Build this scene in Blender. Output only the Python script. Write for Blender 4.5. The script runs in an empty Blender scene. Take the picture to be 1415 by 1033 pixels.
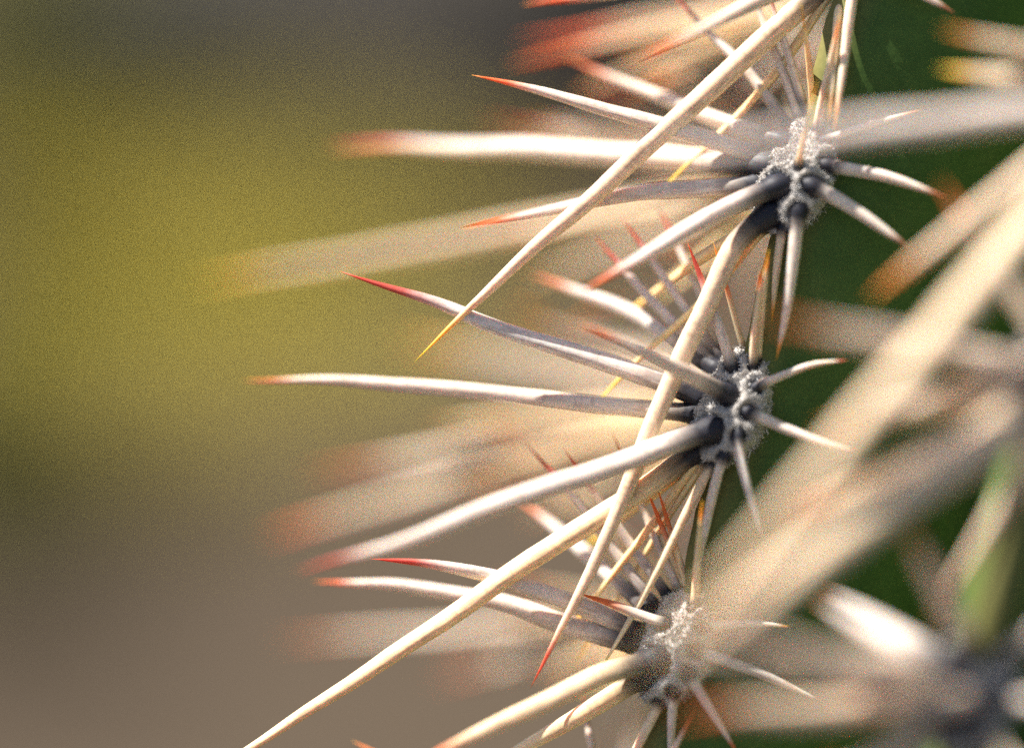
import bpy, math, random
import numpy as np
from mathutils import Vector, Matrix, noise as mnoise

random.seed(7)
rng = np.random.default_rng(7)
scene = bpy.context.scene
col = scene.collection
R_ = math.radians

# ------------------------------------------------------------------ camera
# working frame "c": x right, y away from the camera, z up, in millimetres, origin in the plane of focus;
# it is pitched down and lifted off the ground to give the world frame (metres)
DIST = 350.0            # camera to plane of focus, mm
FRAME_W = 115.0         # width of the picture in the plane of focus, mm
K = FRAME_W / 1415.0    # mm per photo pixel in the plane of focus
PITCH = R_(-14.0)
HEIGHT = 0.46           # m above ground of the focus point
ROT = Matrix.Rotation(PITCH, 3, 'X')

def W(c):
    """working frame (mm) -> world (m)"""
    v = ROT @ Vector((c[0], c[1], c[2])) * 0.001
    return Vector((v.x, v.y, v.z + HEIGHT))

cam_d = bpy.data.cameras.new('camera')
cam = bpy.data.objects.new('camera', cam_d)
col.objects.link(cam)
cam.location = W((0, -DIST, 0))
cam.rotation_euler = (math.pi / 2 + PITCH, 0, 0)
cam_d.sensor_width = 36.0
cam_d.lens = 36.0 * DIST / FRAME_W
cam_d.clip_start = 0.005
cam_d.clip_end = 400.0
cam_d.dof.use_dof = True
cam_d.dof.focus_distance = DIST * 0.001
cam_d.dof.aperture_fstop = cam_d.lens / 48.0      # 48 mm wide entrance pupil
cam_d.dof.aperture_blades = 0
scene.camera = cam

# ------------------------------------------------------------------ light
sun_c = Vector((-0.50, -0.09, 0.85)).normalized()   # towards the sun, working frame
sun_w = (ROT @ sun_c).normalized()
sd = bpy.data.lights.new('sun', 'SUN')
sd.energy = 5.0
sd.angle = R_(0.5)
sd.color = (1.0, 0.96, 0.90)
sun = bpy.data.objects.new('sun', sd)
col.objects.link(sun)
sun.rotation_euler = sun_w.to_track_quat('Z', 'Y').to_euler()
sun.location = (-1, 1, 2)

world = bpy.data.worlds.new('World')
scene.world = world
world.use_nodes = True
wn = world.node_tree
bg = wn.nodes['Background']
sky = wn.nodes.new('ShaderNodeTexSky')
sky.sky_type = 'NISHITA'
sky.sun_disc = False
sky.sun_elevation = math.asin(sun_w.z)
sky.sun_rotation = math.atan2(sun_w.x, sun_w.y)
wn.links.new(sky.outputs[0], bg.inputs['Color'])
bg.inputs['Strength'].default_value = 0.062

scene.view_settings.view_transform = 'Standard'
scene.view_settings.look = 'None'
scene.view_settings.gamma = 1.0
scene.view_settings.use_curve_mapping = False
scene.view_settings.exposure = 1.5
scene.render.engine = 'CYCLES'
scene.cycles.use_denoising = False
scene.cycles.max_bounces = 8

# ------------------------------------------------------------------ helpers
def px(x, y, d=0.0):
    """photo pixel and depth behind the plane of focus (mm) -> working frame point"""
    s = K * (DIST + d) / DIST
    return Vector(((x - 707.5) * s, d, (516.5 - y) * s))

def ground_at(x, y):
    o = W((0, -DIST, 0)); p = W(px(x, y))
    v = p - o
    return o + v * (o.z / -v.z)

def link(o, parent=None):
    col.objects.link(o)
    if parent is not None:
        o.parent = parent
    return o

def mesh_obj(name, verts, faces, mat, parent=None, smooth=True):
    me = bpy.data.meshes.new(name)
    me.from_pydata([tuple(v) for v in verts], [], faces)
    if smooth:
        me.polygons.foreach_set('use_smooth', [True] * len(me.polygons))
    me.materials.append(mat)
    o = bpy.data.objects.new(name, me)
    return link(o, parent)

def attr(me, name, vals):
    a = me.attributes.new(name, 'FLOAT', 'POINT')
    a.data.foreach_set('value', list(vals))

class NT:
    def __init__(s, name):
        s.m = bpy.data.materials.new(name); s.m.use_nodes = True
        s.t = s.m.node_tree; s.b = s.t.nodes['Principled BSDF']
    def n(s, kind, **kw):
        x = s.t.nodes.new(kind)
        for k, v in kw.items():
            setattr(x, k, v)
        return x
    def l(s, a, b):
        s.t.links.new(a, b)
    def ramp(s, fac, stops):
        r = s.n('ShaderNodeValToRGB')
        e = r.color_ramp.elements
        while len(e) < len(stops):
            e.new(0.5)
        for el, (p, c) in zip(e, stops):
            el.position = p
            el.color = (*c, 1) if len(c) == 3 else c
        s.l(fac, r.inputs[0])
        return r.outputs[0]
    def mix(s, fac, a, b, mode='MIX'):
        m = s.n('ShaderNodeMix', data_type='RGBA', blend_type=mode)
        for sock, v in ((m.inputs[0], fac), (m.inputs[6], a), (m.inputs[7], b)):
            if isinstance(v, (int, float)):
                sock.default_value = v
            elif isinstance(v, tuple):
                sock.default_value = (*v, 1)
            else:
                s.l(v, sock)
        return m.outputs[2]
    def noise(s, scale, detail=4, coord=None, rough=0.6):
        x = s.n('ShaderNodeTexNoise')
        x.inputs['Scale'].default_value = scale
        x.inputs['Detail'].default_value = detail
        x.inputs['Roughness'].default_value = rough
        if coord is not None:
            s.l(coord, x.inputs['Vector'])
        return x
    def bump(s, h, strength, dist):
        b = s.n('ShaderNodeBump')
        b.inputs['Strength'].default_value = strength
        b.inputs['Distance'].default_value = dist
        s.l(h, b.inputs['Height'])
        s.l(b.outputs[0], s.b.inputs['Normal'])

# ------------------------------------------------------------------ materials
def make_spine_material():
    m = NT('spine_horn')
    dk = m.n('ShaderNodeAttribute', attribute_name='dark')
    tp = m.n('ShaderNodeAttribute', attribute_name='tip')
    al = m.n('ShaderNodeAttribute', attribute_name='along')
    ar = m.n('ShaderNodeAttribute', attribute_name='around')
    oi = m.n('ShaderNodeObjectInfo')
    # fibres run along the spine: a coordinate stretched along its length
    cb = m.n('ShaderNodeCombineXYZ')
    m.l(al.outputs['Fac'], cb.inputs[0]); m.l(ar.outputs['Fac'], cb.inputs[1]); m.l(oi.outputs['Random'], cb.inputs[2])
    mp = m.n('ShaderNodeMapping')
    mp.inputs['Scale'].default_value = (0.22, 2.2, 40)
    m.l(cb.outputs[0], mp.inputs[0])
    fib = m.noise(1.6, 5, mp.outputs[0])
    mp2 = m.n('ShaderNodeMapping')
    mp2.inputs['Scale'].default_value = (1.1, 1.1, 40)
    m.l(cb.outputs[0], mp2.inputs[0])
    spot = m.noise(1.3, 6, mp2.outputs[0], 0.7)
    body = m.mix(oi.outputs['Alpha'], (0.68, 0.60, 0.55), (0.90, 0.64, 0.31))
    streak = m.ramp(fib.outputs[0], [(0.3, (0.66, 0.58, 0.54)), (0.55, (1, 1, 1)), (0.75, (1.0, 0.96, 0.9))])
    body = m.mix(0.75, body, streak, 'MULTIPLY')
    sp = m.ramp(spot.outputs[0], [(0.28, (0.60, 0.50, 0.46)), (0.5, (1, 1, 1))])
    body = m.mix(0.6, body, sp, 'MULTIPLY')
    # horny tip
    tipf = m.ramp(tp.outputs['Fac'], [(0.0, (0, 0, 0)), (0.45, (0.9, 0.9, 0.9)), (1.0, (1, 1, 1))])
    c = m.mix(tipf, body, oi.outputs['Color'])
    # dark bulbous base, ragged edge
    add = m.n('ShaderNodeMath', operation='MULTIPLY_ADD')
    m.l(fib.outputs[0], add.inputs[0]); add.inputs[1].default_value = 0.30
    sub = m.n('ShaderNodeMath', operation='SUBTRACT'); sub.inputs[1].default_value = 0.15
    m.l(dk.outputs['Fac'], add.inputs[2]); m.l(add.outputs[0], sub.inputs[0])
    dkf = m.ramp(sub.outputs[0], [(0.0, (0, 0, 0)), (0.30, (0.02, 0.02, 0.02)), (0.60, (0.36, 0.36, 0.36)), (1.0, (1, 1, 1))])
    c = m.mix(dkf, (0.011, 0.011, 0.018), c)
    m.l(c, m.b.inputs['Base Color'])
    m.b.inputs['Roughness'].default_value = 0.52
    m.b.inputs['Specular IOR Level'].default_value = 0.30
    m.b.inputs['Subsurface Weight'].default_value = 0.5
    m.b.inputs['Subsurface Radius'].default_value = (1.0, 0.45, 0.2)
    m.b.inputs['Subsurface Scale'].default_value = 0.0013
    m.bump(fib.outputs[0], 0.35, 0.00025)
    return m.m

def make_wool_material():
    m = NT('areole_felt')
    tc = m.n('ShaderNodeTexCoord')
    n1 = m.noise(4200, 4, tc.outputs['Object'])
    n2 = m.noise(500, 3, tc.outputs['Object'])
    c = m.ramp(n1.outputs[0], [(0.35, (0.20, 0.18, 0.16)), (0.65, (0.62, 0.59, 0.55))])
    c = m.mix(m.ramp(n2.outputs[0], [(0.35, (0, 0, 0)), (0.7, (1, 1, 1))]), c, (0.48, 0.42, 0.36))
    so = m.n('ShaderNodeAttribute', attribute_name='socket')
    c = m.mix(so.outputs['Fac'], c, (0.012, 0.011, 0.016))     # blue-black horn round each spine base
    m.l(c, m.b.inputs['Base Color'])
    m.b.inputs['Roughness'].default_value = 0.95
    m.b.inputs['Specular IOR Level'].default_value = 0.1
    m.bump(n1.outputs[0], 0.7, 0.0002)
    return m.m

def make_fibre_material():
    m = NT('felt_fibre')
    oi = m.n('ShaderNodeAttribute', attribute_name='shade')
    c = m.ramp(oi.outputs['Fac'], [(0.0, (0.16, 0.14, 0.12)), (0.5, (0.55, 0.51, 0.47)), (1.0, (0.86, 0.84, 0.81))])
    m.l(c, m.b.inputs['Base Color'])
    m.b.inputs['Roughness'].default_value = 0.8
    m.b.inputs['Specular IOR Level'].default_value = 0.15
    return m.m

def make_stem_material():
    m = NT('cactus_skin')
    tc = m.n('ShaderNodeTexCoord')
    n1 = m.noise(120, 5, tc.outputs['Object'])
    n2 = m.noise(1800, 3, tc.outputs['Object'])
    c = m.ramp(n1.outputs[0], [(0.3, (0.040, 0.082, 0.014)), (0.55, (0.062, 0.112, 0.020)), (0.75, (0.09, 0.13, 0.028))])
    cr = m.n('ShaderNodeAttribute', attribute_name='crest')
    c = m.mix(cr.outputs['Fac'], c, (0.21, 0.18, 0.06))       # pale keel of each rib, sunlight on the crest painted into its tan
    c = m.mix(0.5, c, m.ramp(n2.outputs[0], [(0.35, (0.7, 0.7, 0.7)), (0.65, (1, 1, 1))]), 'MULTIPLY')
    m.l(c, m.b.inputs['Base Color'])
    m.b.inputs['Roughness'].default_value = 0.6
    m.b.inputs['Specular IOR Level'].default_value = 0.2
    m.bump(n2.outputs[0], 0.15, 0.0002)
    return m.m

def make_ground_material():
    m = NT('desert_soil')
    tc = m.n('ShaderNodeTexCoord')
    n1 = m.noise(1.7, 6, tc.outputs['Object'])
    n2 = m.noise(60, 5, tc.outputs['Object'])
    c = m.ramp(n1.outputs[0], [(0.35, (0.043, 0.031, 0.020)), (0.65, (0.070, 0.051, 0.033))])
    c = m.mix(0.6, c, m.ramp(n2.outputs[0], [(0.3, (0.55, 0.55, 0.55)), (0.65, (1, 1, 1))]), 'MULTIPLY')
    m.l(c, m.b.inputs['Base Color'])
    m.b.inputs['Roughness'].default_value = 0.95
    m.b.inputs['Specular IOR Level'].default_value = 0.1
    m.bump(n2.outputs[0], 0.6, 0.01)
    return m.m

def make_leaf_material(name, dark, light):
    m = NT(name)
    a = m.n('ShaderNodeAttribute', attribute_name='shade')
    m.l(m.ramp(a.outputs['Fac'], [(0, dark), (1, light)]), m.b.inputs['Base Color'])
    m.b.inputs['Roughness'].default_value = 0.7
    m.b.inputs['Specular IOR Level'].default_value = 0.1
    return m.m

def make_rock_material(name, a, b):
    m = NT(name)
    tc = m.n('ShaderNodeTexCoord')
    n1 = m.noise(14, 8, tc.outputs['Object'])
    m.l(m.ramp(n1.outputs[0], [(0.3, a), (0.7, b)]), m.b.inputs['Base Color'])
    m.b.inputs['Roughness'].default_value = 0.9
    m.bump(n1.outputs[0], 0.6, 0.02)
    return m.m

M_SPINE = make_spine_material()
M_WOOL = make_wool_material()
M_FIBRE = make_fibre_material()
M_STEM = make_stem_material()

# ------------------------------------------------------------------ the stem: seven ribs round a leaning axis
A1c, A2c, A3c = px(1097, 240), px(1012, 558), px(930, 888)
AXIS = (A1c - A3c).normalized()                       # up along the stem
side = Vector((1, 0, 0)); side = (side - AXIS * side.dot(AXIS)).normalized()
back = AXIS.cross(side).normalized()
if back.y < 0: back = -back
NR = 7
TH0 = 70.0                                            # main rib: degrees from "towards camera" round to the left
RC, RV = 46.0, 17.0                                   # crest and valley radius, mm
def rib_dir(deg):
    a = R_(deg)
    return -side * math.sin(a) - back * math.cos(a)
AX0 = A2c - rib_dir(TH0) * (RC + 0.5)                 # axis point level with the middle areole
SP = (A1c - A2c).length
SP2 = (A2c - A3c).length

def rib_levels(i):
    """heights along the axis (mm from the middle areole) of the areoles on rib i (0 = main rib)"""
    if i == 0:
        return [SP * 3 + 2, SP * 2 + 1, SP, 0.0, -SP2, -SP2 * 2]
    off = [0, 8.0, -9.0, 4.0, -6.0, 10.0, -2.0][i % 7]
    return [SP * k + off for k in (3, 2, 1, 0, -1, -2)]

LEV = {i: rib_levels(i) for i in range(NR)}
FRONT, BACKRIB = 1, 6                                 # rib turned to the camera, rib behind on the left
LEV[FRONT] = [66.0, 40.5, 11.5, -23.0, -50.0]

def stem_radius(deg, h):
    f = ((deg - TH0) / (360.0 / NR))
    # rib index grows towards the camera side (smaller angle)
    i = int(round(-f)) % NR
    u = f - round(f)                                  # -0.5..0.5 across one rib
    crest = max(0.0, 1 - abs(u) * 2) ** 1.35
    crest = crest * crest * (3 - 2 * crest) * 0.55 + crest * 0.45
    r = RV + (RC - RV) * crest
    if abs(u) < 0.32:
        d = min(abs(h - z) for z in LEV[i])
        dip = 1 - math.exp(-(d / 7.0) ** 2)
        r += 1.3 * dip * (1 - abs(u) / 0.32)
    return r

LOCAL = AX0                                           # cactus origin goes to the stem's foot
foot_h = -((W(AX0).z) / (ROT @ AXIS).z) * 1000.0      # height along axis where the stem meets the ground
CACTUS = bpy.data.objects.new('cactus', None)
link(CACTUS)
foot_w = W(AX0 + AXIS * foot_h)
CACTUS.location = foot_w
CACTUS.empty_display_size = 0.03
CACTUS['label'] = 'ribbed green cactus stem bristling with long grey, white and red-tipped spines'
CACTUS['category'] = 'cactus'

def CL(c):
    """working frame -> cactus local (m)"""
    return W(c) - foot_w

def build_stem():
    hs = [foot_h - 12] + list(np.linspace(foot_h, -95, 26)) + list(np.arange(-92, 92, 1.5)) + list(np.linspace(94, 130, 18))
    na = 196
    V, F, cr = [], [], []
    for h in hs:
        taper = 1.0
        if h > 92:
            q = (h - 92) / 40.0
            taper = math.sqrt(max(0.0, 1 - q * q))
        for k in range(na):
            deg = 360.0 * k / na
            r = stem_radius(deg, h) * taper
            p = AX0 + AXIS * h + rib_dir(deg) * r
            r2 = mnoise.noise(p * 0.12) * 0.8 + mnoise.noise(p * 0.5) * 0.25
            p = AX0 + AXIS * h + rib_dir(deg) * (r + r2 * taper)
            V.append(CL(p)); cr.append(min(1.0, max(0.0, 1 - abs(((deg - TH0) / (360.0 / NR) + 0.5) % 1 - 0.5) / 0.07)))
    for j in range(len(hs) - 1):
        for k in range(na):
            a, b = j * na + k, j * na + (k + 1) % na
            F.append((a, b, b + na, a + na))
    V.append(CL(AX0 + AXIS * 132.0)); t = len(V) - 1
    o = (len(hs) - 1) * na
    for k in range(na):
        F.append((o + k, o + (k + 1) % na, t))
    o = mesh_obj('stem', V, F, M_STEM, CACTUS)
    attr(o.data, 'crest', cr + [0.0])
    return o
build_stem()

# ------------------------------------------------------------------ areoles and spines
class Areole:
    def __init__(s, deg, h, detail=1, lean=None, size=1.0, centre=None):
        rd = rib_dir(deg)
        s.n = (rd + AXIS * 0.18).normalized()
        if lean is not None:
            s.n = (s.n + Vector(lean)).normalized()
        s.up = (AXIS - s.n * AXIS.dot(s.n)).normalized()
        s.rt = s.up.cross(s.n).normalized()
        i = int(round((TH0 - deg) / (360.0 / NR))) % NR
        s.c = centre if centre is not None else AX0 + AXIS * h + rd * (RC - 1.0)
        s.c = s.c - s.n * 1.2
        s.a, s.b, s.h = 4.3 * size, 6.9 * size, 2.7 * size     # half width, half height, bulge
        s.detail = detail
        s.sockets = []       # (local u, v, radius)
        s.spines = []
        s.ob = None

    def to_local(s, p):
        q = p - s.c
        return Vector((q.dot(s.rt) / s.a, q.dot(s.up) / s.b, q.dot(s.n) / s.h))

    def surf(s, u, v):
        w = math.sqrt(max(0.0, 1 - u * u - v * v))
        return s.c + s.rt * (u * s.a) + s.up * (v * s.b) + s.n * (w * s.h)

    def hit(s, x, y):
        """point of the dome seen at a photo pixel (or the nearest point of its rim)"""
        o = Vector((0, -DIST, 0)); d = (px(x, y) - o).normalized()
        lo, ld = s.to_local(o), s.to_local(o + d) - s.to_local(o)
        A, B, C = ld.dot(ld), 2 * lo.dot(ld), lo.dot(lo) - 1
        disc = B * B - 4 * A * C
        t = (-B - math.sqrt(disc)) / (2 * A) if disc > 0 else -B / (2 * A)
        q = lo + ld * t
        q.normalize()
        if q.z < 0.05:
            q.z = 0.05; q.normalize()
        return s.c + s.rt * (q.x * s.a) + s.up * (q.y * s.b) + s.n * (q.z * s.h), q

AREOLES = []

def catmull(pts, n):
    P = [2 * pts[0] - pts[1]] + pts + [2 * pts[-1] - pts[-2]]
    L = [0.0]
    for a, b in zip(pts, pts[1:]):
        L.append(L[-1] + (b - a).length)
    out = []
    for k in range(n + 1):
        t = L[-1] * (0.25 * k / n + 0.75 * (k / n) ** 1.6)      # rings closer together at the base
        i = 0
        while i < len(L) - 2 and t > L[i + 1]:
            i += 1
        f = (t - L[i]) / max(1e-9, L[i + 1] - L[i])
        p0, p1, p2, p3 = P[i], P[i + 1], P[i + 2], P[i + 3]
        out.append(0.5 * ((2 * p1) + (p2 - p0) * f + (2 * p0 - 5 * p1 + 4 * p2 - p3) * f * f + (3 * p1 - p0 - 3 * p2 + p3) * f ** 3))
    return out, L[-1]

TIPS = {'red': (0.42, 0.022, 0.003), 'orange': (0.72, 0.11, 0.004), 'yellow': (0.88, 0.46, 0.02),
        'brown': (0.24, 0.07, 0.025), 'rose': (0.52, 0.11, 0.018), 'amber': (0.72, 0.25, 0.015)}

def spine_mesh(ar, base, pts, r, tip, cream, tipf, dark_len, rings=34, segs=14):
    path, L = catmull(pts, rings)
    V, F, al, dk, tp, av = [], [], [], [], [], []
    root_len = (pts[1] - pts[0]).length
    T = (path[1] - path[0]).normalized()
    N = T.orthogonal().normalized()
    ph = random.random() * 10
    flat = random.uniform(0.86, 1.0)
    ofs = CL(base)
    for k, p in enumerate(path):
        if 0 < k < rings:
            T2 = (path[k + 1] - path[k - 1]).normalized()
        else:
            T2 = ((path[k] - path[k - 1]) if k else (path[1] - path[0])).normalized()
        N = (N - T2 * N.dot(T2)).normalized()
        B = T2.cross(N)
        t = 0.25 * k / rings + 0.75 * (k / rings) ** 1.6
        mm = t * L
        rr = r * max(0.012, (1 - t ** 3.3)) * (1 - 0.16 * t)
        # swollen base
        ms = mm - root_len
        rr *= 1 + 0.34 * math.exp(-(max(0.0, ms) / 1.2) ** 2)
        rr *= 1 + 0.05 * mnoise.noise(Vector((mm * 0.35, ph, 0))) + 0.03 * mnoise.noise(Vector((mm * 1.1, ph, 3)))
        wob = Vector((mnoise.noise(Vector((mm * .09, ph, 1))), mnoise.noise(Vector((mm * .09, ph, 2))), mnoise.noise(Vector((mm * .09, ph, 4))))) * r * 0.30 * min(1, t * 3)
        for j in range(segs):
            a = 2 * math.pi * j / segs
            ridge = 1 + 0.045 * math.sin(3 * a + ph) + 0.03 * mnoise.noise(Vector((j * 1.7, mm * 0.12, ph)))
            q = p + wob + (N * math.cos(a) + B * (math.sin(a) * flat)) * rr * ridge
            V.append(CL(q) - ofs)
            al.append(mm); av.append(math.sin(a) * 1.5 + math.cos(a) * 0.7)
            dk.append(min(1.0, max(0.0, ms / dark_len)))
            tp.append(min(1.0, max(0.0, (t - (1 - tipf)) / tipf)))
    for k in range(rings):
        for j in range(segs):
            a, b = k * segs + j, k * segs + (j + 1) % segs
            F.append((a, b, b + segs, a + segs))
    F.append(tuple(range(segs))[::-1])
    F.append(tuple(range(rings * segs, (rings + 1) * segs)))
    o = mesh_obj('spine', V, F, M_SPINE, None)
    me = o.data
    attr(me, 'along', al); attr(me, 'around', av); attr(me, 'dark', dk); attr(me, 'tip', tp)
    c = TIPS[tip]
    o.color = (c[0] * random.uniform(.85, 1.15), c[1] * random.uniform(.85, 1.15), c[2], cream)
    ar.spines.append((o, ofs))
    return o

def spine(ar, b, t, d=0.0, w=20, tip='red', cream=0.3, via=(), tipf=0.22, dark=None):
    """b: photo pixel of the base on the areole; t: photo pixel of the point; d: its depth; w: width in px"""
    base, q = ar.hit(*b)
    r = w * 0.5 * K
    d0 = base.y
    chain = [Vector((b[0], b[1]))] + [Vector(v[:2]) for v in via] + [Vector(t)]
    L = [0.0]
    for a_, b_ in zip(chain, chain[1:]):
        L.append(L[-1] + (b_ - a_).length)
    pts = [base]
    for c_, l in list(zip(chain, L))[1:]:
        pts.append(px(c_.x, c_.y, d0 + (d - d0) * (l / L[-1])))
    root = base - (pts[1] - base).normalized() * (0.7 + r) - ar.n * (0.9 + 0.4 * r)
    ar.sockets.append((q.x, q.y, r * 1.28))
    if dark is None:
        dark = 2.0 + max(0.0, r - 0.72) * 7.5 + (2.5 if 0.55 < r and cream <= 0.1 and d > 0 else 0.0)
    return spine_mesh(ar, ar.c, [root] + pts, r, tip, cream, tipf, dark)

def spine_free(ar, u, v, vec, w, tip, cream, tipf=0.22, curve=0.0, rings=14, segs=8):
    """a spine given in the areole's own frame: u, v on the dome, vec = reach along right, up, outward in mm"""
    base = ar.surf(u, v)
    D = ar.rt * vec[0] + ar.up * vec[1] + ar.n * vec[2]
    r = w * 0.5 * K
    mid = base + D * 0.5 + ar.n * curve
    ar.sockets.append((u, v, r * 1.55))
    root = base - D.normalized() * (0.7 + r) - ar.n * 0.8
    return spine_mesh(ar, ar.c, [root, base, mid, base + D], r, tip, cream, tipf, 3.0 + max(0.0, r - 0.7) * 8.0, rings, segs)

def finish_areole(ar):
    """felt cushion with a socket round every spine, and its loose fibres"""
    nu, nr = (96, 40) if ar.detail else (28, 10)
    V, F, sock = [], [], []
    ofs = CL(ar.c)
    def bulge(u, v):
        p = ar.surf(u * 0.999, v * 0.999)
        k = 0.0
        for (su, sv, sr) in ar.sockets:
            q = ar.surf(su, sv)
            d = (p - q).length
            k += 0.45 * math.exp(-((d - sr * 1.55) / 0.42) ** 2) - 0.75 * math.exp(-(d / (sr * 0.95)) ** 2)
        k = max(-0.9, min(0.7, k)) + 0.16 * mnoise.noise(p * 0.8) + 0.12 * mnoise.noise(p * 2.3)
        nn = ((p - ar.c).normalized() + ar.n).normalized()
        return p + nn * k, nn
    for j in range(nr + 1):
        e = j / nr
        rad = math.sin(e * math.pi / 2)
        for k in range(nu):
            a = 2 * math.pi * k / nu
            p, _ = bulge(rad * math.cos(a), rad * math.sin(a))
            V.append(CL(p) - ofs)
            q0 = ar.surf(rad * math.cos(a) * .999, rad * math.sin(a) * .999)
            sock.append(max([0.0] + [math.exp(-((q0 - ar.surf(su, sv)).length / (sr * 1.10)) ** 8) for su, sv, sr in ar.sockets]))
    # skirt sunk into the stem
    for k in range(nu):
        a = 2 * math.pi * k / nu
        p = ar.surf(0.999 * math.cos(a) * 0.9, 0.9 * math.sin(a)) - ar.n * 4.0
        V.append(CL(p) - ofs)
    for j in range(nr + 1):
        for k in range(nu):
            a, b = j * nu + k, j * nu + (k + 1) % nu
            if j == 0:
                continue
            F.append((a, b, b + nu, a + nu) if j <= nr else None)
    F = [f for f in F if f and max(f) < len(V)]
    F.append(tuple(nu + k for k in range(nu))[::-1] if False else tuple(nu + k for k in range(nu)))
    ob = mesh_obj('areole', V, F, M_WOOL, CACTUS)
    ob.location = ofs
    attr(ob.data, 'socket', sock + [0.0] * (len(V) - len(sock)))
    ar.ob = ob
    for o, so in ar.spines:
        o.parent = ob
        o.location = so - ofs
    # fibres
    nf = {0: 700, 1: 7000, 2: 2500}[ar.detail]
    V, F, sh = [], [], []
    made = 0
    tries = 0
    while made < nf and tries < nf * 4:
        tries += 1
        rad = math.sqrt(random.random()) * 1.02
        a = random.random() * 2 * math.pi
        u, v = min(rad, 0.999) * math.cos(a), min(rad, 0.999) * math.sin(a)
        p, nn = bulge(u, v)
        q0 = ar.surf(u, v)
        if random.random() < 0.22:                       # the felt wraps round the rim of the cushion
            u, v = 0.999 * math.cos(a), 0.999 * math.sin(a)
            p = ar.surf(u, v) - ar.n * random.uniform(0.0, 2.6)
            nn = (ar.surf(u, v) - ar.c).normalized()
        elif any((q0 - ar.surf(su, sv)).length < sr * 1.12 for su, sv, sr in ar.sockets):
            continue
        made += 1
        dirv = (nn * random.uniform(0.25, 1.0) + Vector((random.gauss(0, 1), random.gauss(0, 1), random.gauss(0, 1))) * 0.55).normalized()
        ln = random.uniform(0.22, 0.62) * (1.5 if rad > 0.93 else 1.0)
        s1 = dirv.orthogonal().normalized()
        s1 = (Matrix.Rotation(random.random() * 6.28, 3, dirv) @ s1) * random.uniform(0.035, 0.075)
        b0 = p - nn * 0.12
        mid = b0 + dirv * ln * 0.6 + s1 * random.uniform(-1, 1)
        tipp = b0 + dirv * ln + Vector((random.gauss(0, .1), random.gauss(0, .1), random.gauss(0, .1)))
        k = len(V)
        V += [CL(b0 - s1) - ofs, CL(b0 + s1) - ofs, CL(mid + s1 * .8) - ofs, CL(mid - s1 * .8) - ofs, CL(tipp) - ofs]
        F += [(k, k + 1, k + 2, k + 3), (k + 3, k + 2, k + 4)]
        sh += [min(1, max(0, random.gauss(0.5, 0.33)))] * 5
    wool = mesh_obj('wool', V, F, M_FIBRE, ob, smooth=False)
    attr(wool.data, 'shade', sh)
    wool['kind'] = 'stuff'

# --- main rib -----------------------------------------------------------------
step = 360.0 / NR
FACE = (0.34, -0.50, 0.0)     # the cushions on the main rib sit tilted a little towards the viewer
A0 = Areole(TH0, LEV[0][1], 2, FACE)
A1 = Areole(TH0, LEV[0][2], 1, FACE, centre=px(1094, 237, -0.5))
A2 = Areole(TH0, LEV[0][3], 1, FACE, centre=px(1007, 557, -0.5))
A3 = Areole(TH0, LEV[0][4], 1, FACE, centre=px(928, 888, -0.5))
A4 = Areole(TH0, LEV[0][5], 0, FACE)

S = spine
# uppermost areole (mostly above the picture)
S(A0, (1140, -15), (571, 502), 0.0, 34, 'yellow', 0.55, via=[(1062, 48), (960, 140), (830, 258), (690, 385)], tipf=0.14)
S(A0, (1135, 5), (905, 272), 5, 14, 'yellow', 0.9, via=[(1095, 70), (1015, 165)])
S(A0, (1130, -5), (940, 175), 10, 17, 'yellow', 0.95, via=[(1050, 72)])
S(A0, (1165, -5), (1143, 172), -5, 14, 'amber', 0.6)
S(A0, (1180, -20), (1152, 185), -5, 17, 'amber', 0.4)
S(A0, (1215, -70), (1330, -45), -4, 18, 'rose', 0.2)
S(A0, (1205, -45), (1320, 20), -4, 20, 'brown', 0.2)
S(A0, (1130, -45), (720, 8), 8, 26, 'orange', 0.3)
S(A0, (1125, -70), (735, -40), 12, 26, 'orange', 0.3)
S(A0, (1150, -45), (880, 85), -14, 28, 'orange', 0.3)

# upper areole
S(A1, (1072, 260), (803, 402), -9, 31, 'rose', 0.12, via=[(960, 310), (875, 362)])
S(A1, (1044, 256), (637, 317), 5, 27, 'orange', 0.2, via=[(960, 262), (880, 268), (760, 291)])
S(A1, (1060, 217), (650, 103), 0.5, 27, 'orange', 0.25, via=[(940, 180), (790, 139)], tipf=0.2)
S(A1, (1078, 196), (783, 80), 15, 26, 'orange', 0.25, via=[(950, 150)])
S(A1, (1046, 226), (452, 201), 26, 38, 'rose', 0.3, via=[(900, 218), (700, 206)])
S(A1, (1060, 298), (731, 950), -1, 31, 'red', 0.5, via=[(1024, 328), (1000, 368), (975, 425), (930, 520), (862, 685), (795, 832)], tipf=0.13)
S(A1, (1145, 229), (1312, 276), -6, 20, 'brown', 0.12, via=[(1225, 243)])
S(A1, (1124, 258), (1262, 346), -6, 22, 'brown', 0.12, via=[(1195, 300)])
S(A1, (1103, 293), (1073, 498), -3, 20, 'amber', 0.15, via=[(1096, 350), (1086, 430)], tipf=0.16)
S(A1, (1083, 314), (1066, 448), -1, 14, 'amber', 0.5, via=[(1075, 370)])
S(A1, (1138, 195), (1275, 150), -3, 14, 'rose', 0.2, via=[(1200, 172)])
S(A1, (1055, 322), (820, 561), 5, 14, 'yellow', 0.95, via=[(985, 400), (890, 489)])
S(A1, (1052, 312), (850, 446), 10, 18, 'yellow', 0.95, via=[(958, 365)])
S(A1, (1092, 168), (925, -10), 7, 17, 'red', 0.1, via=[(1035, 102), (985, 50)])
S(A1, (1108, 164), (1020, -55), 3, 15, 'red', 0.15, via=[(1080, 95)])
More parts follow.
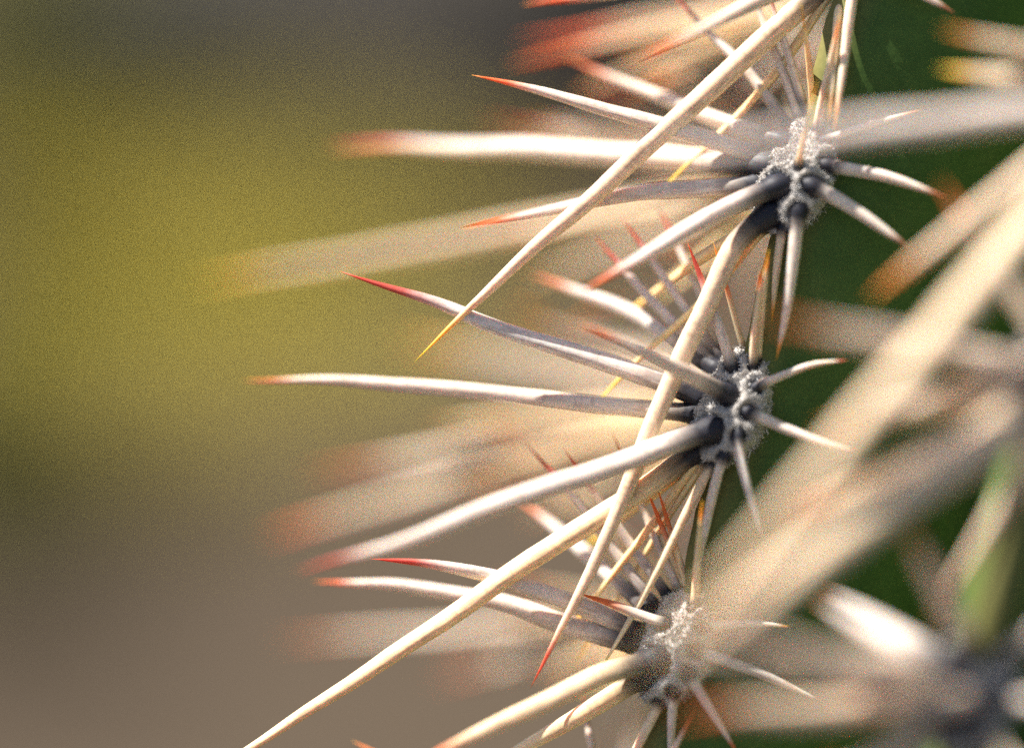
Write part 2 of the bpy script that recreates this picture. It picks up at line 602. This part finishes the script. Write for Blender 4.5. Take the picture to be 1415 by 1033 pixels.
S(A1, (1118, 165), (1055, -30), 1, 15, 'red', 0.1, via=[(1095, 95)])
S(A1, (1128, 165), (1106, 5), -4, 12, 'amber', 0.9, via=[(1120, 100)])
S(A1, (1104, 233), (1128, 110), -7, 10, 'amber', 0.9)
S(A1, (1130, 180), (1160, 20), -5, 16, 'amber', 0.5)

# middle areole
S(A2, (984, 496), (733, 377), 14, 26, 'rose', 0.1, via=[(880, 437)])
S(A2, (1004, 545), (800, 447), -11, 27, 'orange', 0.15, via=[(920, 502)])
S(A2, (958, 548), (469, 375), 0.5, 31, 'red', 0.08, via=[(860, 508), (700, 458), (590, 414)], tipf=0.28)
S(A2, (948, 573), (333, 525), 8, 28, 'orange', 0.22, via=[(860, 562), (720, 546), (560, 529), (440, 523)], tipf=0.12)
S(A2, (980, 596), (408, 792), -15, 33, 'red', 0.15, via=[(850, 641), (700, 693), (540, 752)], tipf=0.16)
S(A2, (958, 630), (236, 1102), -0.5, 33, 'yellow', 0.75, via=[(885, 679), (760, 757), (600, 866), (430, 978)], tipf=0.12)
S(A2, (1045, 536), (1172, 497), -4.5, 15, 'red', 0.15, via=[(1085, 519), (1125, 504)], tipf=0.12)
S(A2, (1035, 570), (1188, 624), -6, 17, 'red', 0.1, via=[(1090, 595), (1140, 612)], tipf=0.1)
S(A2, (1020, 602), (1052, 742), -5, 17, 'amber', 0.1, via=[(1028, 650)], tipf=0.06)
S(A2, (1001, 630), (953, 838), -1, 15, 'amber', 0.2, via=[(984, 690)])
S(A2, (986, 640), (823, 940), -0.5, 15, 'yellow', 0.6, via=[(945, 714), (885, 830)], tipf=0.12)
S(A2, (1013, 510), (950, 337), -0.5, 17, 'red', 0.1, via=[(997, 458), (975, 402)], tipf=0.4)
S(A2, (1030, 480), (985, 335), -1, 10, 'orange', 0.6, via=[(1010, 420)], tipf=0.5)
S(A2, (1041, 507), (1052, 370), -5, 14, 'orange', 0.5, via=[(1045, 440)])
S(A2, (1046, 498), (1062, 345), -5, 15, 'amber', 0.6)
S(A2, (985, 485), (821, 324), 7, 17, 'red', 0.08, via=[(895, 408)], tipf=0.3)
S(A2, (995, 470), (858, 300), 6, 16, 'red', 0.08, via=[(920, 385)], tipf=0.3)
S(A2, (1008, 472), (905, 280), 9, 14, 'red', 0.1, via=[(952, 370)], tipf=0.3)
S(A2, (958, 648), (771, 886), 5, 14, 'yellow', 0.95, via=[(881, 750)], tipf=0.2)
S(A2, (962, 642), (800, 762), 10, 18, 'yellow', 0.95, via=[(900, 684)])
S(A2, (975, 640), (790, 925), 8, 11, 'amber', 0.9)

# lower areole
S(A3, (895, 838), (713, 686), 14, 26, 'rose', 0.1, via=[(800, 755)])
S(A3, (920, 862), (798, 818), -1, 17, 'orange', 0.2, via=[(860, 838)], tipf=0.5)
S(A3, (880, 874), (512, 769), 0.5, 29, 'red', 0.12, via=[(800, 835), (690, 798), (600, 779)], tipf=0.25)
S(A3, (872, 890), (432, 802), 8, 31, 'orange', 0.15, via=[(800, 868), (690, 833), (560, 809)], tipf=0.12)
S(A3, (905, 915), (560, 1062), -10, 34, 'rose', 0.65, via=[(820, 936), (720, 984)])
S(A3, (890, 935), (640, 1080), 3, 30, 'yellow', 0.7)
S(A3, (970, 868), (1094, 865), -2.5, 14, 'amber', 0.15, via=[(1035, 862)], tipf=0.14)
S(A3, (962, 900), (1138, 968), -2.5, 17, 'rose', 0.1, via=[(1050, 930)], tipf=0.08)
S(A3, (952, 930), (1022, 1045), -3, 17, 'rose', 0.1)
S(A3, (930, 956), (926, 1075), -1, 16, 'amber', 0.1)
S(A3, (912, 968), (840, 1120), -1, 15, 'yellow', 0.5)
S(A3, (955, 845), (1006, 797), 0, 9, 'amber', 0.4, via=[(980, 812)])
S(A3, (905, 830), (726, 610), 5, 17, 'red', 0.1, via=[(795, 690)], tipf=0.3)
S(A3, (925, 822), (778, 618), 3, 16, 'red', 0.1, via=[(834, 699)], tipf=0.3)
S(A3, (940, 818), (846, 596), 4, 14, 'red', 0.15, via=[(890, 705)], tipf=0.3)
S(A3, (950, 815), (893, 672), 0, 12, 'orange', 0.6, tipf=0.5)
S(A3, (955, 820), (906, 668), 0, 11, 'orange', 0.7, tipf=0.5)
S(A3, (960, 835), (972, 690), -5, 14, 'amber', 0.7)

# --- rib behind on the left: its spines show soft beyond the main rib -------------
DB = TH0 + step
B = [Areole(DB, h - 7.5, 0, size=0.72) for h in (SP * 2 + 8, SP + 10, 10 - 3, -SP2 + 6, -SP2 * 2 + 6)]
S(B[1], (1030, 236), (268, 392), 44, 36, 'yellow', 0.6, tipf=0.12)
S(B[1], (1030, 215), (668, 172), 44, 40, 'rose', 0.3)
S(B[0], (1080, -30), (700, 88), 24, 30, 'orange', 0.6, tipf=0.25)
S(B[0], (1090, -10), (712, 55), 30, 26, 'orange', 0.5, tipf=0.3)
S(B[0], (1090, 0), (870, 135), 24, 26, 'amber', 0.6)
S(B[1], (1040, 190), (840, 40), 34, 26, 'amber', 0.5)
S(B[1], (1035, 205), (800, 120), 30, 28, 'orange', 0.5)
S(B[1], (1035, 250), (780, 455), 30, 26, 'amber', 0.6)
S(B[2], (960, 470), (418, 655), 42, 34, 'red', 0.3, tipf=0.2)
S(B[2], (960, 490), (362, 742), 46, 42, 'orange', 0.45, tipf=0.14)
S(B[2], (960, 450), (700, 425), 44, 46, 'amber', 0.3)
S(B[2], (960, 440), (540, 470), 62, 30, 'yellow', 0.4)
S(B[2], (965, 480), (640, 690), 48, 34, 'amber', 0.6)
S(B[3], (890, 760), (382, 884), 46, 36, 'rose', 0.35, tipf=0.16)
S(B[3], (890, 780), (600, 940), 52, 38, 'rose', 0.4)
S(B[3], (890, 770), (690, 800), 34, 26, 'amber', 0.6)
S(B[3], (890, 740), (660, 560), 38, 24, 'amber', 0.5)

for (bi, bx, by, tx, ty, dd, ww, tc, cc) in (
        (0, 1090, -10, 790, 130, 30, 28, 'amber', 0.7), (0, 1085, 10, 900, 60, 26, 24, 'amber', 0.8),
        (1, 1040, 200, 730, 165, 34, 34, 'amber', 0.4), (1, 1030, 240, 690, 330, 28, 30, 'orange', 0.6),
        (1, 1030, 250, 720, 390, 40, 30, 'amber', 0.5), (2, 965, 460, 730, 440, 30, 36, 'yellow', 0.4),
        (2, 960, 480, 590, 590, 40, 40, 'amber', 0.7), (2, 960, 500, 650, 650, 34, 34, 'amber', 0.7),
        (2, 960, 490, 720, 720, 40, 30, 'amber', 0.7), (3, 890, 780, 700, 860, 36, 36, 'amber', 0.7),
        (3, 890, 800, 740, 930, 30, 30, 'amber', 0.7), (3, 890, 760, 720, 640, 30, 26, 'amber', 0.6),
        (3, 900, 800, 800, 960, 26, 26, 'yellow', 0.9), (2, 970, 520, 850, 700, 22, 24, 'yellow', 0.9),
        (1, 1050, 260, 900, 420, 22, 24, 'yellow', 0.9)):
    S(B[bi], (bx, by), (tx, ty), dd, ww, tc, cc, tipf=0.08)

# --- rib turned to the viewer: spines come forward out of focus -------------------
DF = TH0 - step
Fr = [Areole(DF, h, 2) for h in LEV[FRONT]]
def fpx(a):
    c = a.c; s_ = DIST / (DIST + c.y) / K
    return (c.x * s_ + 707.5, 516.5 - c.z * s_)
F1, F2, F3 = Fr[1], Fr[2], Fr[3]
f1, f2, f3 = fpx(F1), fpx(F2), fpx(F3)
def FS(a, c, off, *args, **kw):
    return spine(a, (c[0] + off[0], c[1] + off[1]), *args, **kw)
FS(F1, f1, (-30, 20), (1198, 416), -26, 34, 'amber', 0.5, tipf=0.22)
FS(F1, f1, (-40, -20), (1295, 94), -20, 26, 'yellow', 0.5)
FS(F1, f1, (-30, -50), (1300, 40), -24, 24, 'amber', 0.5)
FS(F1, f1, (-10, 40), (1300, 470), -34, 30, 'rose', 0.3)
FS(F2, f2, (-40, -10), (1055, 436), -40, 34, 'rose', 0.25)
FS(F1, f1, (-20, 40), (935, 885), -52, 46, 'yellow', 0.6, tipf=0.05)
FS(F2, f2, (-20, 30), (890, 935), -60, 48, 'yellow', 0.5, tipf=0.04)
FS(F3, f3, (-30, -20), (905, 880), -58, 46, 'yellow', 0.4, tipf=0.04)
FS(F1, f1, (-40, 5), (865, 213), -46, 38, 'rose', 0.1, tipf=0.06)
FS(F2, f2, (-38, 10), (1130, 594), -34, 34, 'amber', 0.35)
FS(F2, f2, (-20, 40), (1090, 720), -34, 32, 'orange', 0.55, tipf=0.16)
FS(F2, f2, (-10, 45), (935, 872), -52, 40, 'yellow', 0.6, tipf=0.05)
FS(F2, f2, (0, 55), (1010, 835), -46, 36, 'rose', 0.35)
FS(F2, f2, (-5, -40), (1300, 250), -26, 26, 'orange', 0.4)
FS(F2, f2, (0, 60), (1285, 860), -26, 26, 'brown', 0.4)
FS(F2, f2, (20, 65), (1345, 850), -24, 34, 'yellow', 0.9)
FS(F2, f2, (-20, -25), (1310, 560), -42, 20, 'orange', 0.4)
FS(F3, f3, (-42, -25), (1125, 828), -22, 34, 'rose', 0.05, tipf=0.08)
FS(F3, f3, (-35, -45), (1140, 815), -18, 30, 'rose', 0.05, tipf=0.08)
FS(F3, f3, (-40, 5), (1000, 905), -46, 36, 'rose', 0.35)
FS(F3, f3, (-40, 20), (930, 985), -42, 38, 'rose', 0.4)
FS(F3, f3, (-25, 45), (1130, 1085), -34, 34, 'amber', 0.4)
FS(F3, f3, (0, -60), (1250, 715), -36, 30, 'brown', 0.35)
FS(F3, f3, (5, 10), (1180, 960), -55, 30, 'rose', 0.3)

def fill(ar, n, keep=None, out=(10, 34), w=(14, 26)):
    """the remaining spines of an areole seen only in part: radials and centrals in its own frame"""
    for k in range(n):
        a = 2 * math.pi * (k + random.uniform(-.2, .2)) / n
        if keep and not keep(a):
            continue
        rad = 0.78
        L = random.uniform(12, 20)
        spine_free(ar, rad * math.cos(a), rad * math.sin(a), (L * math.cos(a), L * math.sin(a), random.uniform(3, 8)),
                   random.uniform(*w), random.choice(['red', 'rose', 'orange', 'amber']), random.uniform(0.1, 0.5), curve=random.uniform(0.5, 1.5))

rightish = lambda a: math.cos(a) > 0.25
for ar in Fr:
    fill(ar, 8, (lambda a: math.cos(a) > 0.6) if ar in Fr[1:4] else None)
for ar in B:
    fill(ar, 9)
fill(A4, 9); fill(A0, 10, lambda a: math.sin(a) > 0.2)
for a in (2.6, 3.4, 4.1):
    spine_free(A4, 0.4 * math.cos(a), 0.4 * math.sin(a), (26 * math.cos(a), 14 * math.sin(a) - 6, 24), 30, 'rose', 0.3)
EXTRA = []
for i in (2, 3, 4, 5):
    for h in LEV[i]:
        ar = Areole(TH0 - step * i, h, 0)
        fill(ar, 8)
        spine_free(ar, -0.2, 0.2, (-6, 8, 34), 28, 'red', 0.2)
        spine_free(ar, 0.2, -0.3, (5, -14, 30), 28, 'orange', 0.3)
        EXTRA.append(ar)
for ar in [A0, A1, A2, A3, A4] + B + Fr + EXTRA:
    finish_areole(ar)

# ------------------------------------------------------------------ the desert behind, far out of focus
M_GROUND = make_ground_material()
gv, gf = [], []
n = 60
def gcoord(k):
    q = (k / n) * 2 - 1
    return math.copysign(abs(q) ** 3 * 150, q)
for j in range(n + 1):
    for i in range(n + 1):
        x, y = gcoord(i), gcoord(j)
        r = math.hypot(x, y)
        z = (mnoise.noise(Vector((x * .9, y * .9, 0))) * .03 + mnoise.noise(Vector((x * .1, y * .1, 5))) * .6 * min(1, r / 30)) * min(1, r / 1.5)
        gv.append((x, y, z))
for j in range(n):
    for i in range(n):
        a = j * (n + 1) + i
        gf.append((a, a + 1, a + n + 2, a + n + 1))
g = mesh_obj('ground', gv, gf, M_GROUND)
g['kind'] = 'structure'
g['label'] = 'dry brown desert soil blurred far behind the cactus'
g['category'] = 'ground'

def blades(name, spots, mat, parent=None, height=(0.08, 0.2), lean=0.5, width=0.004, per=60, spread=0.05):
    V, F, sh = [], [], []
    for (x, y) in spots:
        for _ in range(per):
            bx, by = x + random.gauss(0, spread), y + random.gauss(0, spread)
            a = random.random() * 6.28
            h = random.uniform(*height)
            d = Vector((math.cos(a), math.sin(a), 0)) * h * random.uniform(0.1, lean)
            s_ = Vector((-math.sin(a), math.cos(a), 0)) * width
            b0 = Vector((bx, by, -0.01)); m_ = b0 + d * 0.4 + Vector((0, 0, h * 0.6)); t_ = b0 + d + Vector((0, 0, h))
            k = len(V)
            V += [b0 - s_, b0 + s_, m_ + s_ * .7, m_ - s_ * .7, t_]
            F += [(k, k + 1, k + 2, k + 3), (k + 3, k + 2, k + 4)]
            sh += [random.random()] * 5
    o = mesh_obj(name, V, F, mat, parent, smooth=False)
    attr(o.data, 'shade', sh)
    return o

M_GRASS = make_leaf_material('dry_grass_blade', (0.32, 0.265, 0.048), (0.58, 0.48, 0.10))
spots = []
for _ in range(420):
    X, Y = random.uniform(-60, 660), random.uniform(260, 680)
    # a drift of dry grass running back from the left
    cx, cy, rx, ry = 240, 470, 380, 145
    if ((X - cx) / rx) ** 2 + ((Y - cy) / ry) ** 2 > 1 or (X > 380 and Y > 520):
        continue
    p = ground_at(X, Y)
    spots.append((p.x, p.y))
grass = blades('dry_grass', spots, M_GRASS, per=70, height=(0.03, 0.09), spread=0.03)
grass['kind'] = 'stuff'
grass['label'] = 'drift of dry yellow-green grass blurred on the ground behind'
grass['category'] = 'grass'

def boulder(name, p, size, mat, label, seed, group=None):
    V, F = [], []
    nu, nv = 40, 22
    for j in range(nv + 1):
        th = math.pi * j / nv
        for k in range(nu):
            ph = 2 * math.pi * k / nu
            d = Vector((math.sin(th) * math.cos(ph), math.sin(th) * math.sin(ph), math.cos(th)))
            r = 1 + 0.35 * mnoise.noise(d * 1.3 + Vector((seed, 0, 0))) + 0.14 * mnoise.noise(d * 3.5 + Vector((0, seed, 0)))
            V.append((d.x * r * size[0], d.y * r * size[1], d.z * r * size[2] + size[2] * 0.55))
    for j in range(nv):
        for k in range(nu):
            a, b = j * nu + k, j * nu + (k + 1) % nu
            F.append((a, b, b + nu, a + nu))
    o = mesh_obj(name, V, F, mat)
    o.location = (p.x, p.y, 0)
    o['label'] = label
    o['category'] = 'rock'
    return o

M_ROCK = make_rock_material('dark_rock', (0.014, 0.013, 0.016), (0.03, 0.028, 0.030))
M_ROCK2 = make_rock_material('brown_rock', (0.028, 0.022, 0.015), (0.05, 0.04, 0.028))
boulder('boulder', ground_at(300, 235), (0.26, 0.15, 0.21), M_ROCK, 'dark blue-grey boulder in the haze of blur beyond the grass', 3.1)
boulder('boulder', ground_at(680, 235), (0.36, 0.22, 0.26), M_ROCK2, 'wide dark brown boulder behind the upper spine tips', 8.4)

def shrub(p, size, mat, label, seed):
    random.seed(seed)
    e = bpy.data.objects.new('desert_shrub', None)
    link(e); e.location = (p.x, p.y, 0)
    e['label'] = label; e['category'] = 'shrub'
    V, F, sh = [], [], []
    for _ in range(2600):
        d = Vector((random.gauss(0, 1), random.gauss(0, 1), random.gauss(0, 1))).normalized() * random.random() ** 0.4
        c = Vector((d.x * size, d.y * size, d.z * size * 0.8 + size * 0.9))
        if c.z < 0.01: continue
        u = Vector((random.gauss(0, 1), random.gauss(0, 1), random.gauss(0, 1))).normalized()
        v = u.orthogonal().normalized()
        l = random.uniform(0.012, 0.025)
        k = len(V)
        V += [c - u * l, c + v * l * .4, c + u * l, c - v * l * .4]
        F.append((k, k + 1, k + 2, k + 3)); sh += [random.random()] * 4
    o = mesh_obj('foliage', V, F, mat, e, smooth=False)
    attr(o.data, 'shade', sh)
    o['kind'] = 'stuff'
    V, F = [], []
    for k in range(9):
        a = k * 0.7
        tip = Vector((math.cos(a) * size * .7, math.sin(a) * size * .7, size * 1.2))
        b0 = Vector((math.cos(a) * .01, math.sin(a) * .01, -0.02))
        for (q, r) in ((b0, .008), (tip, .002)):
            for j in range(5):
                t = j * 1.2566
                V.append(q + Vector((math.cos(t) * r, math.sin(t) * r, 0)))
        s0 = k * 10
        for j in range(5):
            F.append((s0 + j, s0 + (j + 1) % 5, s0 + 5 + (j + 1) % 5, s0 + 5 + j))
    mesh_obj('stem', V, F, M_ROCK2, e)
    return e
M_SHRUB = make_leaf_material('shrub_leaf', (0.07, 0.065, 0.015), (0.16, 0.145, 0.03))
shrub(ground_at(30, 330), 0.16, M_SHRUB, 'dull olive-green shrub blurred at the edge of the grass', 21)
shrub(ground_at(-40, 640), 0.07, M_SHRUB, 'rounded olive shrub rooted at the near end of the grass drift', 24)
shrub(ground_at(-20, 820), 0.07, M_SHRUB, 'small olive shrub low on the bare brown soil', 23)
shrub(ground_at(40, 120), 0.20, M_SHRUB, 'dark green shrub farthest back beside the blue-grey boulder', 22)
print('front areoles at', [tuple(round(v) for v in fpx(a)) for a in Fr], 'back', [tuple(round(v) for v in fpx(a)) for a in B], 'A', [tuple(round(v) for v in fpx(a)) for a in (A0, A1, A2, A3, A4)])
